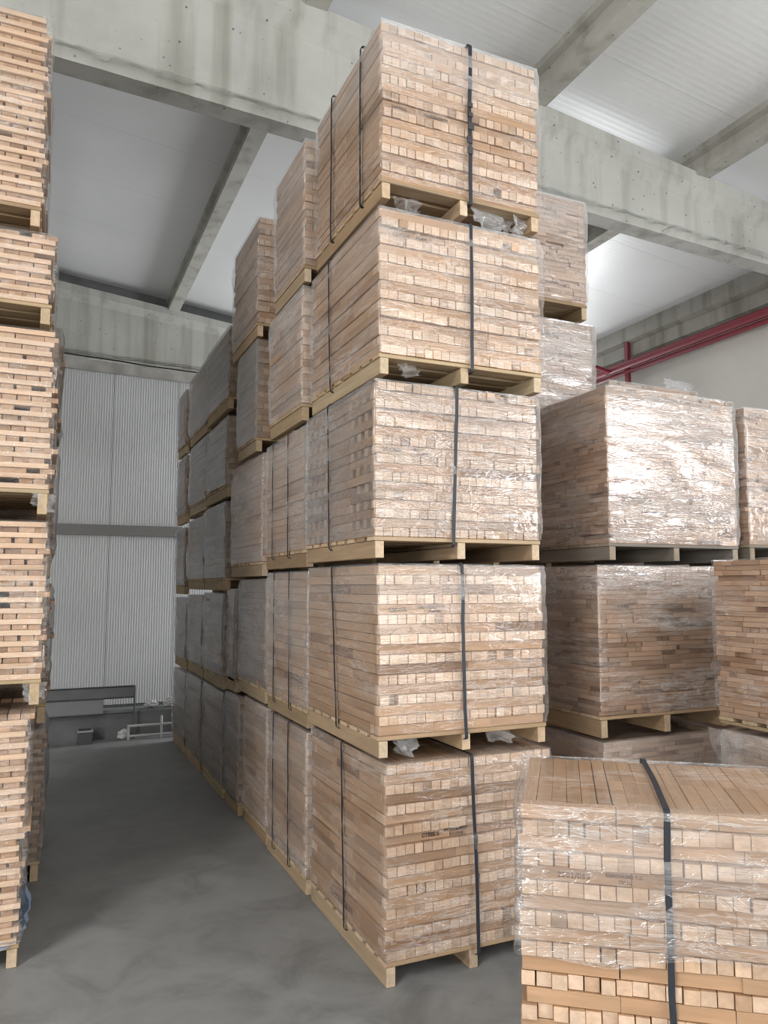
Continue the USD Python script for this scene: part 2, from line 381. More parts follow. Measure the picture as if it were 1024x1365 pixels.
# wall at the far end of the aisle: ribbed metal panels
wb = thing('wall_back', 'ribbed light grey metal panel wall closing the far end of the aisle', 'wall', kind=S)
for k in range(-9, 9):
    xa = -0.12 + k * 1.0
    if xa + 1 < X0 or xa > X1:
        continue
    pts = []
    nr = 26
    for q in range(nr):
        x = xa + 0.004 + q * 0.992 / nr; w = 0.992 / nr
        pts += [(x, 0.0), (x + w * 0.62, 0.0), (x + w * 0.70, -0.005), (x + w * 0.92, -0.005)]
    pts.append((xa + 0.996, 0.0))
    ring = lambda z: [(a, Y1 + b, z) for a, b in pts] + [(xa + 0.996, Y1 + 0.06, z), (xa + 0.004, Y1 + 0.06, z)]
    obj('wall_panel', loft([ring(0.05), ring(5.9)]), SHEETW, wb)
obj('wall_backing', box(X0, X1, Y1 + 0.03, Y1 + 0.35, 0.0, 8.0), GREYSHEET, wb)
obj('wall_girt', box(-9, 1.98, Y1 - 0.09, Y1 - 0.012, 2.63, 2.79), GIRT, wb)
obj('girt_bracket', box(1.98, 2.10, Y1 - 0.07, Y1 - 0.012, 2.60, 2.75), GALV, wb)

wr = obj('wall_right', box(X1, X1 + 0.3, Y0, 12.8, 0, 6.6), RENDERED); tag(wr, 'plain off-white painted side wall above the right hand pallets', 'wall', kind=S)
wl = obj('wall_left', box(X0 - 0.3, X0, Y0, 12.8, 0, 8.0), RENDERED); tag(wl, 'off-white side wall beyond the left stack, out of view', 'wall', kind=S)
wf = obj('wall_front', box(X0, X1, Y0 - 0.3, Y0, 0, 8.0), RENDERED); tag(wf, 'off-white end wall behind the viewer', 'wall', kind=S)


def cross_beam(face, back, low, name, label, drop):
    """Precast concrete roof beam: web, flared top flange, ragged casting line along the lower edge."""
    xs = np.linspace(X0, X1, 420)
    zt = ZT(xs); zb = low(xs)
    rough = nz(xs * 9, 0.5, 0, 3) * 0.5 + nz(xs * 24, 1.5, 0, 4) * 0.5
    r2 = nz(xs * 14, 3.5, 0, 5)
    P = lambda y, z: np.stack([xs, np.broadcast_to(y, xs.shape), z], -1)
    ring = np.stack([
        P(back, zb), P(face + 0.012 + 0.004 * r2, zb + 0.0), P(face - 0.004 + 0.006 * r2, zb + 0.035 + 0.012 * rough), P(face - 0.030 - 0.014 * np.abs(rough), zb + 0.052 + 0.016 * r2), P(face + 0.016, zb + 0.064 + 0.016 * r2 + .006 * rough),
        P(face - 0.024 - 0.012 * r2, zb + 0.086 + 0.018 * rough), P(face + .012, zb + 0.106 + 0.018 * rough), P(face, zb + 0.118 + 0.016 * rough),
        P(face, zt - drop), P(face - 0.085, zt - drop * 0.55), P(face - 0.10, zt - drop * 0.5), P(face - 0.10, zt), P(back + 0.06, zt), P(back + 0.06, zt - drop * 0.5), P(back, zt - drop)], 1)
    o = obj(name, loft(ring), CONC, smooth=25)
    tag(o, label, 'beam', kind=S)


cross_beam(5.25, 5.44, lambda x: 5.335 - 0.038 * (x - 1.84), 'concrete_beam', 'near precast concrete roof beam with ragged casting line, spanning above the stacks', 0.25)
cross_beam(12.3, 12.5, lambda x: 5.36 - 0.028 * x, 'concrete_beam', 'far concrete roof beam above the ribbed metal wall', 0.22)
ed = obj('trim_1', loft([[(x, 12.36, 5.20 - 0.02 * x), (x, 12.44, 5.20 - 0.02 * x), (x, 12.44, 5.365 - 0.028 * x), (x, 12.32, 5.365 - 0.028 * x)] for x in np.linspace(X0, X1, 20)]), TRIMG)
tag(ed, 'stained grey ledge under the far beam, topping the metal wall', 'ledge', kind=S)
xs = np.linspace(0.05, 8.0, 60)
cb = obj('cable', tube(np.stack([xs, np.full_like(xs, 12.26), 5.385 - 0.035 * xs + 0.015 * nz(xs * 2.2, 0, 0, 9)], -1), 0.012, 8), CABLE, smooth=True)
tag(cb, 'black cable sagging along the ledge under the far beam', 'cable')

PX = (-8.2, -6.2, -4.2, -2.25, -0.28, 1.73, 3.76, 5.69, 7.62)
for i, x in enumerate(PX[:8]):
    b = float(ZT(x)) + 0.005; t = float(ZC(x)) - 0.002
    b2 = b - 0.03
    prof = [(-0.085, b2), (0.085, b2), (0.085, b2 + 0.07), (0.04, b2 + 0.10), (0.04, t - 0.075), (0.09, t - 0.05), (0.09, t + 0.03), (-0.09, t + 0.03), (-0.09, t - 0.05), (-0.04, t - 0.075), (-0.04, b2 + 0.10), (-0.085, b2 + 0.07)]
    spans = [(Y0, 5.22), (5.26, 12.29)]
    m = []
    for ya, yb in ((Y0, 12.6),):
        m.append(loft([[(x + a, y, z if z > b else z) for a, z in prof] for y in np.linspace(ya, yb, 3)]))
    where = {5: 'crossing the roof over the aisle stack', 6: 'over the tall near stack, between two white roof bays', 7: 'near the painted side wall'}.get(i, 'in the roof above the left stack')
    o = obj('concrete_purlin', cat_mesh(m), CONC_P)
    tag(o, 'slim grooved concrete roof purlin ' + where, 'purlin', kind=S, group='purlins outside the view' if i not in (5, 6, 7) else None)
ev = obj('concrete_beam', loft([[(8.1, y, 5.37), (8.25, y, 5.37), (8.25, y, 6.2), (8.02, y, 6.2), (8.02, y, 5.60), (8.1, y, 5.56)] for y in np.linspace(Y0, 12.6, 30)]), CONC_P)
tag(ev, 'concrete eaves beam along the top of the painted side wall', 'beam', kind=S)

pipe = thing('sprinkler_pipe', 'dark red steel pipe running under the eaves beam on the side wall', 'pipe', (8.0, 0, 5.22))
ys = np.linspace(Y0 + 0.1, 12.2, 30)
obj('main_pipe', tube(np.stack([0 * ys, ys, 0 * ys], -1), 0.062, 16), RED, pipe, smooth=60)
obj('lower_pipe', tube(np.stack([0 * ys + 0.05, ys, 0 * ys - 0.095], -1), 0.036, 12), RED, pipe, smooth=60)
obj('hanger_post', box(0.02, 0.075, 8.83, 8.90, -0.42, 0.36), RED, pipe)
obj('side_branch', tube([(0.0, 9.3, -0.02), (-0.12, 9.1, -0.05), (-0.5, 8.95, -0.06), (-0.9, 8.95, -0.06)], 0.03, 10), RED, pipe, smooth=60)


# frames of unseen doors, placed around the daylight sources (outside the view)
def frame_of(name, label, at, normal_x, w, h, n):
    d = thing(name, label, 'door', at, kind=S)
    s = 0.03 * normal_x
    m = [box(min(0, s), max(0, s), -w / 2 - 0.12, -w / 2, -h / 2, h / 2 + 0.12), box(min(0, s), max(0, s), w / 2, w / 2 + 0.12, -h / 2, h / 2 + 0.12), box(min(0, s), max(0, s), -w / 2, w / 2, h / 2, h / 2 + 0.12)]
    obj('door_frame', cat_mesh(m), GALV, d)


frame_of('door_1', 'steel frame of an unseen door placed around the left daylight, behind the viewer', (X0 + 0.01, -5.8, 2.3), 1, 3.9, 4.4, 1)
frame_of('door_3', 'steel frame of an unseen door placed around the rear daylight, hidden behind the stacks', (X1 - 0.04, 10.9, 2.5), 1, 2.5, 4.0, 3)
fd = thing('door_4', 'steel frame of an unseen door placed around the front daylight, behind the viewer', 'door', (5.2, Y0 + 0.01, 2.4), kind=S)
obj('door_frame', cat_mesh([box(-2.88, -2.75, 0, .03, -2.3, 2.35), box(2.75, 2.88, 0, .03, -2.3, 2.35), box(-2.75, 2.75, 0, .03, 2.22, 2.35)]), GALV, fd)
frame_of('door_2', 'steel frame of an unseen door placed around the right daylight, behind the viewer', (X1 - 0.04, -2.6, 2.6), 1, 4.9, 3.8, 2)


# ------------------------------------------------------------------ pallet loads
def ribbon(path, wdir, width, th, normal):
    p = np.asarray(path, float); w = np.asarray(wdir, float) * width / 2; n = np.asarray(normal, float) * th
    ring = np.stack([p - w, p + w, p + w + n, p - w + n], 1)
    return loft(ring)


def round_loop(a0, a1, b0, b1, r=0.02, k=4, step=0.12):
    """Closed rounded rectangle (a, b) with outward normals."""
    pts, nor = [], []
    for cx, cy, st in ((a1 - r, b0 + r, -90), (a1 - r, b1 - r, 0), (a0 + r, b1 - r, 90), (a0 + r, b0 + r, 180)):
        for q in range(k + 1):
            t = math.radians(st + 90 * q / k)
            p = (cx + r * math.cos(t), cy + r * math.sin(t)); nn = (math.cos(t), math.sin(t))
            if pts and q == 0:
                L = math.dist(pts[-1], p); m = max(1, int(L / step))
                for s in range(1, m):
                    pts.append((pts[-1][0] + (p[0] - pts[-1][0]) / (m - s + 1), pts[-1][1] + (p[1] - pts[-1][1]) / (m - s + 1))); nor.append(nn)
            pts.append(p); nor.append(nn)
    L = math.dist(pts[-1], pts[0]); m = max(1, int(L / step)); last = pts[-1]
    for s in range(1, m):
        pts.append((last[0] + (pts[0][0] - last[0]) * s / m, last[1] + (pts[0][1] - last[1]) * s / m)); nor.append(nor[0])
    return np.array(pts), np.array(nor)


def strap_loop(axis, at, half, z0, z1, width, rng, lean=0.0):
    """axis 'x': loop in the plane x = at (seen on the front); axis 'y': loop in the plane y = at (seen on the aisle side)."""
    p, n = round_loop(-half, half, z0, z1, 0.018)
    p = np.vstack([p, p[:1]]); n = np.vstack([n, n[:1]])
    wob = at + 0.006 * nz(p[:, 1] * 5, p[:, 0] * 3, 0, int(rng.integers(1e6))) + lean * (p[:, 1] - (z0 + z1) / 2)
    if axis == 'x':
        P = np.stack([wob, p[:, 0], p[:, 1]], -1); N = np.stack([0 * wob, n[:, 0], n[:, 1]], -1); W = (1, 0, 0)
    else:
        P = np.stack([p[:, 0], wob, p[:, 1]], -1); N = np.stack([n[:, 0], 0 * wob, n[:, 1]], -1); W = (0, 1, 0)
    return ribbon(P, W, width, 0.0022, N)


def film_wrap(W, L, z0, z1, off, rng, amp=0.006, step=0.03, top=True, haze=None, low_edge=None, tuck=0.02):
    """Film round the load: four sides with rounded corners, gathered at top and bottom, and a sheet over the top.
    low_edge(s) gives the height of the film's ragged lower edge at the distance s round the load."""
    loop, nor = round_loop(-W / 2 - off, W / 2 + off, -L / 2 - off, L / 2 + off, 0.014, 4, step)
    s = np.concatenate([[0], np.cumsum(np.linalg.norm(np.diff(loop, axis=0), axis=1))])
    nv = max(8, int((z1 - z0) / step * 1.15))
    v = np.linspace(0, 1, nv)
    sd = int(rng.integers(1e6)); so = float(rng.uniform(0, 50))
    U, V = np.meshgrid(s, v, indexing='ij')
    lo = np.full(len(s), z0) if low_edge is None else low_edge(s)
    Z = lo[:, None] + V * (z1 + 0.004 - lo[:, None])
    r = 1 - np.abs(nz(U * 2.2 + Z * 3, Z * 15 + U * 0.8, so, sd))
    w = amp * (1.5 * (r - 0.55) + 0.9 * nz(U * 3, Z * 5, so, sd + 1))
    edge = np.minimum(V, 1 - V)
    w = np.where(edge < 0.08, w - tuck * (1 - edge / 0.08) ** 2, w)
    w = np.maximum(w, -off * 0.55)
    P = np.empty(U.shape + (3,))
    P[..., 0] = loop[:, None, 0] + nor[:, None, 0] * w
    P[..., 1] = loop[:, None, 1] + nor[:, None, 1] * w
    P[..., 2] = Z
    n, m = U.shape
    i = np.arange(n)[:, None]; j = np.arange(m - 1)[None]
    a, b = i * m + j, ((i + 1) % n) * m + j
    f = np.concatenate([np.stack([a, b, b + 1], -1).reshape(-1, 3), np.stack([a, b + 1, a + 1], -1).reshape(-1, 3)])
    A = np.stack([U + so, Z + so, np.zeros_like(U) if haze is None else haze(U, (Z - z0) / (z1 - z0), P)], -1).reshape(-1, 3)
    P = P.reshape(-1, 3)
    out = [((P, f), dict(film=A))]
    if top:
        k = 10
        ringv = P.reshape(n, m, 3)[:, -1]
        vs, at = [], []
        for q in range(1, k + 1):
            c = ringv * (1 - q / (k + 0.001)) + np.array([0, 0, 0])
            c[:, 2] = z1 + 0.010 + 0.006 * nz(c[:, 0] * 9, c[:, 1] * 9, so, sd + 5)
            vs.append(c); at.append(np.stack([c[:, 0] + so, c[:, 1] + so, np.zeros(n)], -1))
        TP = np.vstack([ringv] + vs); TA = np.vstack([A.reshape(n, m, 3)[:, -1]] + at)
        ii = np.arange(n); jj = (ii + 1) % n
        tf = np.vstack([np.vstack([np.stack([q * n + ii, q * n + jj, (q + 1) * n + jj], -1), np.stack([q * n + ii, (q + 1) * n + jj, (q + 1) * n + ii], -1)]) for q in range(k)])
        out.append(((TP, tf), dict(film=TA)))
    return out


def crumple(w, h, rng, n=14, depth=0.05, drop=0.0):
    """A loose crumpled scrap of film in the x-z plane, hanging from z = 0."""
    u, v = np.meshgrid(np.linspace(-0.5, 0.5, n), np.linspace(0, 1, n), indexing='ij')
    sd = int(rng.integers(1e6))
    x = w * (u * (1 - 0.35 * v * (0.5 + 0.5 * nz(u * 3, v * 3, 0, sd))) + 0.05 * nz(u * 6, v * 6, 0, sd + 1))
    y = depth * (nz(u * 5, v * 3, 1, sd + 2) + 0.5 * nz(u * 11, v * 9, 2, sd + 3)) * (0.25 + v)
    z = -h * v * (0.75 + 0.5 * (0.5 + 0.5 * nz(u * 4, 0, 0, sd + 4))) - drop
    P = np.stack([x, y, z], -1).reshape(-1, 3)
    i, j = np.meshgrid(np.arange(n - 1), np.arange(n - 1), indexing='ij'); a = (i * n + j).ravel()
    f = np.concatenate([np.stack([a, a + n, a + n + 1], -1), np.stack([a, a + n + 1, a + 1], -1)])
    return (P, f), dict(film=np.stack([u * 2.5, v * 1.5, 0.12 + 0 * u], -1).reshape(-1, 3))


def split(total, lo, hi, rng):
    out = []; left = total
    while left > hi:
        a = rng.uniform(lo, hi)
        if left - a < lo:
            a = left / 2
        out.append(a); left -= a
    return out + [left]


def square_layers(B, W, L, z, n, h, rng, start, front, back, bw=0.049, spaced=False, jut=0.006, piece=0.5):
    """Crossed layers of square blocks: layers whose ends face the front, and layers with cross pieces along the front edge."""
    for k in range(n):
        zc = z + (k + 0.5) * h; hh = h - 0.0012
        P = (k + start) % 2 == 0
        cf = 0 if P else front(k); cb = back(k) if P or spaced else 0
        lt = rng.normal(0, 0.13)
        lx, ly = rng.normal(0, .005), rng.normal(0, .005)
        rec = rng.uniform(0.0, 0.012)
        i0 = len(B.rows)
        for side in (0, 1):
            c = cf if side == 0 else cb
            for r in range(c):
                if spaced and r % 2 == 1:
                    continue
                yc = -L / 2 + (r + 0.5) * bw if side == 0 else L / 2 - (r + 0.5) * bw
                x = -W / 2
                for ln in split(W - 0.004, 0.28, piece, rng):
                    B.add((x + ln / 2 + rng.uniform(-.002, .002), yc + (rec if side == 0 else 0) + rng.uniform(-.002, .003), zc), (ln - 0.0015, bw - 0.002, hh), 0, np.clip(0.46 + lt + rng.normal(0, .13), 0, 1), rng.normal(0, .0015))
                    x += ln
        ya, yb = -L / 2 + cf * bw, L / 2 - cb * bw
        nc = int(round(W / bw)); x = -W / 2; pit = W / nc
        for c in range(nc):
            gap = rng.choice([0.0008, 0.002, 0.006], p=[.62, .28, .10])
            yy = ya + rng.normal(0, jut * 0.5)
            m = max(1, int(math.ceil((yb - ya) / piece))); ln = (yb - ya) / m
            if P and rng.random() < 0.012:
                yy += rng.uniform(0.02, 0.05)
            for q in range(m):
                B.add((x + pit / 2 + rng.uniform(-.001, .001), yy + ln * (q + 0.5), zc), (pit - gap, ln - 0.002, hh - rng.uniform(0, .0015)), 1, np.clip(0.5 + lt * 0.6 + rng.normal(0, .17) - (.25 if rng.random() < .03 else 0), 0, 1), rng.normal(0, .002), face=(P and q == 0) or c == 0 or k == n - 1)
            x += pit
        for i in range(i0, len(B.rows)):
            q = B.rows[i]; B.rows[i] = (q[0] + lx, q[1] + ly) + q[2:]


def plank_layers(B, W, L, z, n, h, rng, d=0.062, lo=0.08, hi=0.32, void=0.13, jut=0.006):
    """Thin offcuts laid in courses of mixed lengths, some set end-on and pushed back."""
    for k in range(n):
        zc = z + (k + 0.5) * h; hh = h - 0.001
        lt = rng.normal(0, .07)
        for side in range(4):
            full = (side % 2 == 0) == (k % 2 == 0)
            run = (W if side % 2 == 0 else L) - (0 if full else 2 * d)
            a = -run / 2
            while a < run / 2 - 0.02:
                e = rng.random() < 0.28
                ln = min(rng.uniform(.045, .065) if e else rng.uniform(lo, hi), run / 2 - a)
                if run / 2 - a - ln < 0.05:
                    ln = run / 2 - a
                rec = rng.normal(0, jut * 0.6) + (rng.uniform(.01, .035) if rng.random() < void else 0)
                c = a + ln / 2
                edge = (W if side % 2 else L) / 2 - d / 2 - rec
                tone = np.clip(0.48 + lt + rng.normal(0, .19) - (0.25 if rng.random() < 0.10 else 0), 0, 1)
                gap = rng.choice([0.0008, 0.003, 0.008], p=[.7, .2, .1])
                sx, sy = (ln - gap, d) if side % 2 == 0 else (d, ln - gap)
                pos = {0: (c, -edge), 1: (-edge, c), 2: (c, edge), 3: (edge, c)}[side]
                ax = (1 if side % 2 == 0 else 0) if e else (0 if side % 2 == 0 else 1)
                B.add((pos[0], pos[1], zc), (sx, sy, hh), ax, tone, rng.normal(0, .004), face=side < 2)
                a += ln


def lath_layers(B, W, L, z, n, h, rng, pitch=0.078, jut=0.008):
    """Long laths along the front on every other layer, over layers of set-back pieces with gaps between."""
    for k in range(n):
        zc = z + (k + 0.5) * h; hh = h - 0.001
        if k % 2 == 0:
            for yc, fr in ((-L / 2 + .035, True), (0, False), (L / 2 - .035, False)):
                x = -W / 2 + rng.uniform(-.012, .012)
                for ln in split(W, .30, .52, rng):
                    B.add((x + ln / 2, yc + rng.uniform(-.006, .004), zc), (ln - .002, .07, hh), 0, np.clip(.6 + rng.normal(0, .13), 0, 1), rng.normal(0, .004), face=fr)
                    x += ln
        else:
            x = -W / 2 + rng.uniform(0, .012)
            while x < W / 2 - .03:
                w = rng.uniform(.055, .074)
                if rng.random() > 0.05:
                    rec = rng.uniform(.006, .015)
                    B.add((x + w / 2, -L / 2 + rec + .19, zc), (w, .38, hh), 1, np.clip(.38 + rng.normal(0, .17), 0, 1), rng.normal(0, .006))
                    B.add((x + w / 2, L / 2 - rec - .19, zc), (w, .38, hh), 1, np.clip(.45 + rng.normal(0, .17), 0, 1), 0, face=False)
                x += w + rng.choice([.0015, .006, .016], p=[.6, .3, .1])


def build_pallet(t, W, L, hp, rng, pmat, skid=False):
    g = group_part('pallet', t)
    deck = 0.021
    Bd = Blocks(); names = []
    nb = 8; bw = 0.095
    for i in range(nb):
        y = -L / 2 + bw / 2 + (L - bw) * i / (nb - 1)
        Bd.add((0, y, hp - deck / 2), (W + .012, bw, deck), 0, np.clip(rng.normal(.55, .14), 0, 1)); names.append('deck_board')
    for x, w in ((-W / 2 + .024, .048), (0.0, .048), (W / 2 - .024, .048)):
        Bd.add((x, 0, (hp - deck) / 2), (w, L - .004, hp - deck - .0005), 1, np.clip(rng.normal(.55, .12), 0, 1)); names.append('stringer')
    v, gr, tn = Bd.arrays(rng, .003)
    for i, nm in enumerate(names):
        k = np.zeros(len(names), bool); k[i] = True
        me, at = merged(v, gr, tn, k)
        obj(nm, me, pmat, g, attrs=at)
    return g


def load(label, x0, y0, W, L, z0, z1, kind, seed, hp=0.125, yaw=0.0, group=None, wood=None, pallet=None, parts=300, px=8.5, n=None, h=None, front=None, back=None, start=0, spaced=False,
         film=None, straps=(), lstraps=(), texts=(), clips=(), flaps=(), strap_w=0.018, piece=0.5, opts=None, chamfer=.0016):
    """One wrapped and strapped pallet load; (x0, y0) is its near left corner on the plan."""
    rng = np.random.default_rng(seed)
    cw, sw = math.cos(yaw), math.sin(yaw)
    cx, cy = x0 + cw * W / 2 - sw * L / 2, y0 + sw * W / 2 + cw * L / 2
    t = thing('pallet_load', label, 'pallet', (cx, cy, z0), yaw, group)
    wood = wood or {'square': WOOD_A, 'plank': WOOD_B, 'lath': WOOD_L}[kind]
    build_pallet(t, W, L, hp, rng, pallet or PALLET)
    H = z1 - z0 - 0.024
    B = Blocks()
    if kind == 'square':
        n = n or int(round((H - hp) / 0.0468)); hh = (H - hp) / n
        square_layers(B, W, L, hp, n, hh, rng, start, front or (lambda k: 1), back or (lambda k: 0), spaced=spaced, piece=piece, **(opts or {}))
    elif kind == 'plank':
        n = n or int(round((H - hp) / 0.0285)); hh = (H - hp) / n
        plank_layers(B, W, L, hp, n, hh, rng, **(opts or {}))
    else:
        n = n or int(round((H - hp) / 0.0275)); hh = (H - hp) / n
        lath_layers(B, W, L, hp, n, hh, rng, **(opts or {}))
    v, g, tn = B.arrays(rng, chamfer)
    r = np.array(B.rows)
    # choose the blocks that show largest in the photograph: each becomes a part of its own
    wv = v.copy(); wv[..., 0] = v[..., 0] * cw - v[..., 1] * sw + cx; wv[..., 1] = v[..., 0] * sw + v[..., 1] * cw + cy; wv[..., 2] = v[..., 2] + z0
    pr = project(wv)
    lo, hi = np.maximum(pr[..., :2].min(1), 0), np.minimum(pr[..., :2].max(1), (1024, 1365))
    ext = np.maximum(hi - lo, 0)
    area = ext[:, 0] * ext[:, 1]
    ok = (r[:, 9] > 0) & (ext.min(1) > 2.5) & (ext.max(1) >= px)
    order = np.argsort(-np.where(ok, area, -1))[:min(parts, int(ok.sum()))]
    pick = np.zeros(len(r), bool); pick[order] = True
    for i in np.flatnonzero(pick):
        k = np.zeros(len(r), bool); k[i] = True
        me, at = merged(v, g, tn, k)
        obj('wood_block', me, wood, t, attrs=at)
    rest = ~pick
    me, at = merged(v, g, tn, rest)
    if kind != 'square':
        d = 0.075 if kind == 'plank' else 0.39
        Bc = Blocks()
        if L > 2 * d + .05:
            Bc.add((0, 0, (H + hp) / 2 - .01), (W - 2 * (0.075 if kind == 'plank' else .03), L - 2 * d, H - hp - .025), 0, .3)
            v2, g2, t2 = Bc.arrays(rng)
            m2, a2 = merged(v2, g2, t2, np.ones(1, bool))
            me = cat_mesh([me, m2]); at = {q: np.vstack([at[q], a2[q]]) for q in at}
    ib = obj('inner_blocks', me, wood, t, attrs=at); tag(ib, kind='stuff')
    for s in straps:
        s = (s, 0.0) if np.isscalar(s) else s
        so = obj('strap', strap_loop('x', s[0], L / 2 + .019, hp - .045, H + .014, strap_w, rng, s[1]), STRAP, t)
        for zc in clips:
            w = strap_w * rng.uniform(1.15, 1.7)
            m = trimesh.creation.box((w, .007, rng.uniform(.02, .045))); m.apply_translation((s[0] + rng.uniform(-.006, .006) + s[1] * (zc - H / 2), -L / 2 - .0245, zc))
            obj('strap_seal', tri(m), CLIP, so)
    for s in lstraps:
        s = (s, 0.0) if np.isscalar(s) else s
        obj('strap', strap_loop('y', s[0], W / 2 + .019, hp - .045, H + .016, strap_w * .85, rng, s[1]), STRAP, t)
    for (txt, tx, tz, th, ink) in texts:
        m = meshkit.text_mesh(txt, th, 0.0012, bold=True)
        P = np.asarray(m.vertices)
        fr = (r[:, 6] == 0) & (r[:, 9] > 0) & (r[:, 1] - r[:, 4] / 2 < -L / 2 + .03)
        zc = r[fr][np.argmin(np.abs(r[fr][:, 2] - tz)), 2]
        on = fr & (np.abs(r[:, 2] - zc) < .004) & (np.abs(r[:, 0] - tx - P[:, 0].max() / 2) < r[:, 3] / 2 + P[:, 0].max() / 2)
        yf = (r[on][:, 1] - r[on][:, 4] / 2).min() - .0008
        dz = TEXT_ROW.get(txt, 0.0) - th / 2
        Q = np.stack([P[:, 0] + tx, yf - P[:, 2], P[:, 1] + zc + dz], -1)
        q = obj('printed_code', (Q, np.asarray(m.faces)), ink, t); tag(q, 'brown stencilled code "%s"' % txt)
    for f in (film or ()):
        f = dict(f)
        fm = f.pop('mat', FILM); zl, zh = f.pop('z', (0.0, 1.0)); off = f.pop('off', .017)
        for q, (me, at) in enumerate(film_wrap(W, L, hp + (H - hp) * zl + .004, hp + (H - hp) * zh + .002, off, rng, **f)):
            obj('stretch_film' if q == 0 else 'top_film', me, fm if q == 0 else FILM, t, smooth=True, attrs=at)
    for (fx, fy, fz, fw, fh, az, fm) in flaps:
        me, at = crumple(fw, fh, rng)
        c, s = math.cos(az), math.sin(az)
        P = me[0]; Q = np.stack([P[:, 0] * c - P[:, 1] * s + fx, P[:, 0] * s + P[:, 1] * c + fy, P[:, 2] + fz], -1)
        q = obj('film_scrap', (Q, me[1]), fm, t, smooth=True, attrs=at)
    return t


TEXT_ROW = {'SO HOOBERCZA': .010, '1 C. LIBRA': -.011, 'TASARREBITE CE': .010, 'WINCHEM': -.011, 'C MAPPA': .009, 'E GUARDA': -.011, 'SMACHUNG T.O.': .009, 'CM LL': -.009}


def veil(seed, base=0.0, top=0.0, amp=0.15, left=0.0):
    """More film layers in bands; left also paints reflected grey on the aisle side: returns extra haze at (distance round, relative height, point)."""
    def fn(U, v, P):
        b = nz(U * 1.3, v * 4, 0.5, seed) * amp + nz(U * 4, v * 13, 1.5, seed + 1) * amp * 0.6
        side = np.clip((-P[..., 0] - .40) / .06, 0, 1) if left else 0
        return np.clip(base + left * side * (1 + 1.6 * nz(P[..., 1] * 2.2, P[..., 2] * 3, 0.5, seed + 2) * .5) + b * 0.6 + top * 0.6 * np.clip((v - 0.55) / 0.3, 0, 1), 0, 0.8)
    return fn


PI = math.pi
rs = np.random.default_rng(7)

# --- the tall near stack
AX = lambda x, w: x - w                                              # strap x, measured from the load's middle
NEAR = 'the tall near stack'
load('lowest load of the tall near stack, its pine pallet standing on the floor', 1.523, 3.39, 0.94, 1.10, 0.0, 1.035, 'square', 11, hp=.11, start=0, pallet=PALLET,
     front=lambda k: 1 + (k % 3 == 1), back=lambda k: 2 if k % 4 == 0 else 0, film=[dict(haze=veil(1, .0, .05, .10, .02), step=.028)],
     straps=[(0.005, -0.028)], lstraps=[(-.02, .06)],
     texts=[('CTBBLS', -.272, .685, .018, INK), ('SO HOOBERCZA', -.15, .685, .0125, INK), ('1 C. LIBRA', -.12, .685, .011, INK)],
     flaps=[(0.0, -.30, .07, .10, .07, .2, FILM)])
load('second load up in the tall near stack, stencilled and tightly strapped', 1.475, 3.37, 0.955, 1.06, 1.05, 1.99, 'square', 12, hp=.100, start=1, pallet=PALLET,
     front=lambda k: 1 + (k % 5 == 0), back=lambda k: 0, film=[dict(haze=veil(2, -.02, .12, .12, .02), step=.028)],
     straps=[(-.02, -.018)], lstraps=[(.04, .10)],
     texts=[('231L62L', -.431, .68, .017, INK), ('TASARREBITE CE', -.273, .68, .0135, INK), ('WINCHEM', -.215, .68, .011, INK)],
     flaps=[(-.32, -.50, .10, .13, .09, .1, FILM), (.22, -.48, .10, .14, .07, -.1, FILM)])
load('middle load of the tall near stack, with gappy block ends down its aisle side', 1.455, 3.37, 0.96, 1.05, 2.0, 2.905, 'square', 13, hp=.105, start=0, spaced=True, pallet=PALLET,
     front=lambda k: 7, back=lambda k: 7 if k % 2 == 0 else 0, film=[dict(haze=veil(3, -.02, .10, .12, .02), step=.028, mat=FILM_GLOSSY)],
     straps=[(-.045, .035)], lstraps=[(.10, .05)],
     texts=[('2271881', -.438, .525, .017, INK), ('C MAPPA', -.286, .525, .011, INK), ('E GUARDA', -.248, .525, .011, INK)])
load('second load from the top of the tall near stack, under bunched film', 1.485, 3.38, 0.97, 1.06, 2.92, 3.81, 'square', 14, hp=.105, start=0, pallet=PALLET_G,
     front=lambda k: 1 + (k % 4 == 1), back=lambda k: 3 if k % 4 == 0 else 0, film=[dict(haze=veil(4, .02, .08, .16, .02), step=.028, amp=.009)],
     straps=[(.035, 0.0)], lstraps=[(.17, .06)], texts=[('2119141', -.41, .775, .016, INK), ('RIVATE', -.28, .772, .014, INK)],
     flaps=[(-.30, -.46, .10, .12, .06, .3, FILM), (-.05, -.02, .09, .3, .07, .1, FILM)])
load('topmost load of the tall near stack, pinkish film hanging over its upper half', 1.49, 3.37, 0.96, 1.02, 3.835, 4.825, 'square', 15, hp=.105, start=1, pallet=PALLET,
     front=lambda k: 1, back=lambda k: 0, film=[dict(haze=veil(5, -.05, .30, .12, .02), step=.028, amp=.008)],
     straps=[(.03, .006)], lstraps=[(-.26, .0), (.20, .0)], strap_w=.022, clips=(.50, .565, .62, .42, .36),
     texts=[('2191041', -.426, .55, .015, INK), ('TASARREBITE', -.239, .55, .016, INK)],
     flaps=[(.22, -.44, .10, .30, .11, .15, FILM_GLOSSY), (-.28, -.40, .09, .16, .07, .0, FILM), (.40, -.46, .09, .16, .09, .4, FILM)])

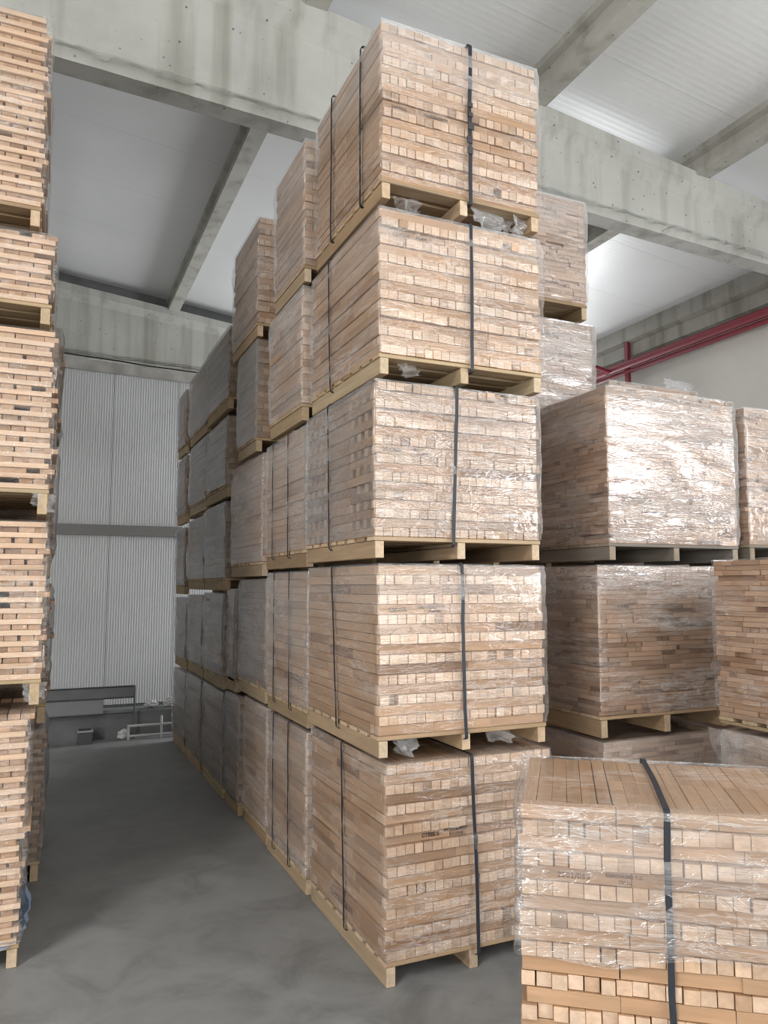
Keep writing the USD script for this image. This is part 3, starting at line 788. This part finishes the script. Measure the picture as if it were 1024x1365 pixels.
# --- the aisle row behind it: stacks of five
ROWS = {  # stack: (front y, back y, left x, base z, top z) from the floor up
    'second': [(4.555, 5.45, 1.515, 0.0, .985), (4.53, 5.45, 1.505, .99, 1.975), (4.52, 5.46, 1.485, 1.98, 2.905), (4.53, 5.28, 1.45, 2.91, 3.81), (4.51, 5.20, 1.45, 3.815, 4.80)],
    'third': [(5.52, 6.20, 1.53, 0.0, .99), (5.56, 6.38, 1.515, .995, 1.93), (5.62, 6.66, 1.495, 1.935, 2.90), (5.72, 6.32, 1.46, 2.905, 3.82), (5.72, 6.58, 1.455, 3.825, 4.83)],
    'slim': [(6.28, 6.78, 1.50, 0.0, .96), (6.45, 6.78, 1.50, .965, 1.85)],
    'fourth': [(6.84, 7.77, 1.49, 0.0, .93), (6.84, 7.77, 1.48, .94, 1.81), (6.78, 7.74, 1.47, 1.82, 2.64), (6.75, 7.72, 1.465, 2.66, 3.42), (6.72, 7.71, 1.455, 3.46, 4.25)],
    'fifth': [(7.84, 8.68, 1.48, 0.0, .92), (7.82, 8.68, 1.48, .94, 1.78), (7.80, 8.74, 1.475, 1.82, 2.60), (7.77, 8.75, 1.475, 2.64, 3.43), (7.81, 8.84, 1.475, 3.45, 4.26)],
    'sixth': [(8.74, 9.60, 1.48, 0.0, .90), (8.76, 9.60, 1.48, .92, 1.74), (8.98, 9.66, 1.48, 1.76, 2.56), (9.04, 9.70, 1.48, 2.60, 3.42), (9.16, 9.72, 1.475, 3.44, 4.24)]}
UPS = ['floor load', 'load one up from the floor', 'middle load', 'load just under the top', 'top load']
sd = 100
for nm, rows in ROWS.items():
    far = nm in ('fourth', 'fifth', 'sixth', 'slim')
    for lv, (ya, yb, xl, za, zb) in enumerate(rows):
        sd += 1
        if nm == 'slim':
            lab = ('floor load' if lv == 0 else 'upper load') + ' of the slim filmed pair squeezed between third and fourth aisle stacks'
        else:
            look = {'second': 'strapped block ', 'third': 'hazy film-wrapped ', 'fourth': 'grey-filmed ', 'fifth': 'grey-filmed ', 'sixth': 'grey-filmed '}[nm]
            lab = look + UPS[lv] + (' of the farthest aisle stack, by the metal wall' if nm == 'sixth' else ' of the ' + nm + ' stack back along the aisle')
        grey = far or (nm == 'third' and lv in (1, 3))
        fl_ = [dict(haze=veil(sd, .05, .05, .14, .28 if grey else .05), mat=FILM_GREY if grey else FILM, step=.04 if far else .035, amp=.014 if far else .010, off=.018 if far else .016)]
        ly = yb - ya - (.025 if far else .0)
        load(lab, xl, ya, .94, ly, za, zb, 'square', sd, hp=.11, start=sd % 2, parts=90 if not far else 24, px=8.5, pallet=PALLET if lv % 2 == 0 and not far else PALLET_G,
             front=lambda k: 1 + (k % 3 == 0), back=(lambda k: 4 if k % 4 == 0 else 0) if ly > .7 else None, film=fl_,
             lstraps=[(-ly * .12, .03), (ly * .28, .02)] if nm == 'second' and lv < 3 else [])

# --- left stack
LX = [(.09 - .09, 1.243, -.055), (1.262, 2.218, -.005), (2.235, 3.235, -.005), (3.25, 3.765, -.03), (3.78, 4.99, -.10)]
LL = ['lowest pale lath load of the left edge stack, blue plastic at its foot', 'second lath load up in the left edge stack, film bunched at its top corner', 'middle lath load of the left edge stack, the neatest layers',
      'short load, half height, second from the top of the left edge stack', 'topmost lath load of the left edge stack, cut by the photo corner']
for i, (za, zb, xr) in enumerate(LX):
    load(LL[i], xr - .92, 4.31, .92, 1.0, za, zb, 'lath', 300 + i, hp=.11 if i != 1 and i != 2 else .13, parts=200, px=8.5, pallet=PALLET if i in (0, 4) else PALLET_G,
         film=[dict(haze=veil(300 + i, -.02, .02, .08), amp=.016, off=.02, step=.03)],
         flaps=[(.455, -.20, .60, .5, .25, PI / 2, FILM_GREY), (.482, -.34, .37, .30, .22, PI / 2, FILM_BLUE), (.26, -.508, .128, .42, .028, 0.0, FILM_BLUE)] if i in (0,) else [(.44, -.49, .11, .12, .08, .3, FILM)] if i in (1, 2) else ())
    if i == 0:
        pass
for i, (za, zb) in enumerate([(0, .96), (.98, 1.9), (1.92, 2.78), (2.80, 3.62)]):
    load(['floor', 'second', 'third', 'top'][i] + ' load of the stack hidden behind the left edge stack, only a filmed sliver showing', .03 - .92 - .0, 5.46, .92, 1.0, za, zb, 'lath', 320 + i, parts=20, pallet=PALLET_G,
         film=[dict(haze=veil(320 + i, .25, .0, .1), amp=.02, off=.02, step=.06, mat=FILM_GREY)])

# --- right hand stacks of thin offcuts
load('bottom offcut load under the two-high stack right of the near stack', 3.07, 3.68, 1.0, .74, 0.0, .955, 'plank', 401, parts=120, film=[dict(haze=veil(401, .05, .1, .12), step=.035)], pallet=PALLET_G)
load('offcut load with dull film, below the glaring one right of the near stack', 3.04, 3.66, 1.03, .76, .965, 2.005, 'plank', 402, hp=.125, film=[dict(haze=veil(402, -.02, .10, .10), mat=FILM_GLOSSY, step=.03)], pallet=PALLET,
     texts=[('DOOND', -.37, .775, .018, INK)])
load('big offcut load glaring white in shiny film, right of the near stack', 3.13, 3.65, 1.08, .78, 2.02, 3.125, 'plank', 403, hp=.105, film=[dict(haze=veil(403, .02, .10, .16), mat=FILM_GLOSSY, step=.026, amp=.010, off=.016)], pallet=PALLET_D)
load('offcut load right of the glaring one, partly cut by the photo edge', 4.32, 3.65, 1.0, 1.0, 2.02, 3.10, 'plank', 404, hp=.12, film=[dict(haze=veil(404, .02, .10, .16), mat=FILM_GLOSSY, step=.035, amp=.010)], pallet=PALLET_D, parts=180)
load('load under the offcut pallet at the right photo edge, mostly hidden', 4.32, 3.66, 1.0, 1.0, 0.98, 2.0, 'plank', 405, hp=.12, film=[dict(haze=veil(405, .02, .10, .16), step=.06)], pallet=PALLET_G, parts=0)
load('floor load of the hidden column at the right photo edge', 4.32, 3.66, 1.0, 1.0, 0.0, .965, 'plank', 406, hp=.12, film=[dict(haze=veil(406, .02, .10, .16), step=.06)], pallet=PALLET_G, parts=0)
load('reddish offcut load with a flat top at the right edge, above the film-gathered base', 3.53, 2.05, .95, 1.19, 1.09, 2.03, 'plank', 407, hp=.04, film=[dict(haze=veil(407, -.02, .05, .08), step=.03)], pallet=PALLET_G)
load('base load under the flat-topped reddish one, loose film draped at its top', 3.54, 2.07, .95, 1.15, 0.0, 1.075, 'plank', 408, hp=.12, film=[dict(haze=veil(408, .05, .22, .1), step=.035, amp=.012)], pallet=PALLET_G, parts=150,
     flaps=[(-.50, .54, 1.05, .30, .22, PI / 2 - .2, FILM)])
for i, (za, zb) in enumerate([(0.0, .95), (.97, 1.92), (1.94, 2.9), (2.92, 3.865), (3.885, 4.84)]):
    load(['floor', 'second', 'third', 'fourth', 'topmost'][i] + ' load of the tall narrow-coursed stack showing behind the near stack', 2.80 + (0, 0, .045, .03, -.02)[i], 4.51, .93, .74, za, zb, 'plank', 420 + i, hp=.115,
         film=[dict(haze=veil(420 + i, .10, .10, .16), step=.035, amp=.012, mat=FILM_GLOSSY if i == 3 else FILM)], pallet=PALLET_G, parts=150 if i > 1 else 0)
for i, (za, zb) in enumerate([(0.0, 1.2), (1.22, 2.45), (2.47, 3.70)]):
    load(['floor load', 'middle load', 'top load, its film edge peeking up,'][i] + ' of the stack behind the glaring offcut load', 4.50, 5.2, 1.04, 1.0, za, zb, 'plank', 430 + i, hp=.115,
         film=[dict(haze=veil(430 + i, .06, .10, .12), step=.05)], pallet=PALLET_G, parts=60 if i == 2 else 0,
         flaps=[(.3, -.5, 1.29, .4, .12, .1, FILM_GLOSSY)] if i == 2 else ())

# --- loose foreground load, seen from above
FY = math.atan2(-.604, .796)
sl = lambda s: 0.125 + 1.055 * (0.53 + 0.08 * nz(s * 1.1, .5, 0, 77) + 0.05 * nz(s * 4, .5, 0, 78))
load('foreground load of square blocks in the lower right corner, top boards showing', 1.444, 2.155, .98, .70, 0.0, 1.18, 'square', 500, hp=.125, start=0, n=22, yaw=FY,
     front=lambda k: 1, back=lambda k: 0, film=[dict(haze=veil(500, .0, .06, .12), mat=FILM_GLOSSY, step=.022, amp=.008, low_edge=sl, tuck=.0)],
     straps=[(-.035, .0)], strap_w=.02, opts=dict(jut=.009), piece=.36,
     texts=[('2201/060', -.375, .905, .0155, INKRED), ('SMACHUNG T.O.', -.225, .905, .0105, INKRED), ('CM LL', -.185, .905, .0095, INKRED)])

# ------------------------------------------------------------------ odds and ends by the far wall
bar = obj('barrier', cat_mesh([loft([[(x, 10.0, 0.0), (x, 10.16, 0.0), (x, 10.16, .31), (x, 10.13, .335), (x, 10.03, .335), (x, 10.0, .31)] for x in (-1.5, 1.62)])]), GREYSHEET)
tag(bar, 'low dark grey barrier lying along the floor before the metal wall', 'barrier')
fr = thing('metal_frame', 'thin dark metal rack frame with a sheet along its top, by the far wall', 'frame', (0.5, 9.9, 0))
for a, b in ((-.95, 0), (.56, 0)):
    obj('post', tube([(a, 0, 0), (a, 0, .34), (a, 0, .64)], .011, 8), DARKSTEEL, fr, smooth=60)
for z in (.635, .50, .315):
    obj('rail', tube([(-.95, 0, z), (-.2, 0, z), (.56, 0, z)], .009, 8), DARKSTEEL, fr, smooth=60)
obj('back_sheet', box(-.94, .55, .012, .018, .505, .63), GREYSHEET, fr)
obj('lower_sheet', box(-.94, .20, .012, .018, .32, .495), simple('paler_grey_sheet', (.22, .23, .235), .5), fr)
pr_ = thing('pipe_rail', 'low pale pipe rail on the floor beside the aisle stack end', 'rail', (1.28, 9.86, 0))
for z in (.04, .16):
    obj('rail', tube([(-.30, 0, z), (0, 0, z), (.30, 0, z)], .016, 8), WHITEP, pr_, smooth=60)
for x in (-.285, .10, .285):
    obj('post', tube([(x, 0, 0), (x, 0, .1), (x, 0, .17 if x != .10 else .26)], .016, 8), WHITEP, pr_, smooth=60)
bx = thing('open_bin', 'small dark open box standing on the floor by the barrier', 'box', (.50, 9.82, 0))
obj('bin_shell', cat_mesh([box(-.075, -.067, -.08, .08, 0, .16), box(.067, .075, -.08, .08, 0, .16), box(-.067, .067, -.08, -.072, 0, .16), box(-.067, .067, .072, .08, 0, .16), box(-.067, .067, -.072, .072, 0, .008)]), DARKSTEEL, bx)
obj('bin_lip', cat_mesh([box(-.085, .085, -.09, -.08, .145, .165), box(-.085, -.075, -.08, .09, .145, .165), box(.075, .085, -.08, .09, .145, .165)]), GALV, bx)
rg = np.random.default_rng(55)
for i, (x, y, z, w, lab) in enumerate([(.93, 9.9, .16, .12, 'crumpled pale film ball on the floor beside the pipe rail'), (1.28, 10.08, .375, .16, 'torn pale film lying on the barrier, nearer the frame'), (1.52, 10.08, .37, .18, 'torn pale film lying on the barrier, nearer the stack')]):
    m = trimesh.creation.icosphere(3, w / 2); P = np.asarray(m.vertices)
    P = P * (1 + .45 * nz(P[:, 0] * 30, P[:, 1] * 30, P[:, 2] * 30 + i, 40 + i))[:, None] * (1, .7, .55 if i else .9)
    P[:, 2] -= P[:, 2].min()
    P += (x, y, 0 if i == 0 else .335)
    o = obj('film_scrap', (P, np.asarray(m.faces)), simple('scrap_film_%d' % i, (.5, .5, .5), .35), smooth=40)
    tag(o, lab, 'plastic scrap')
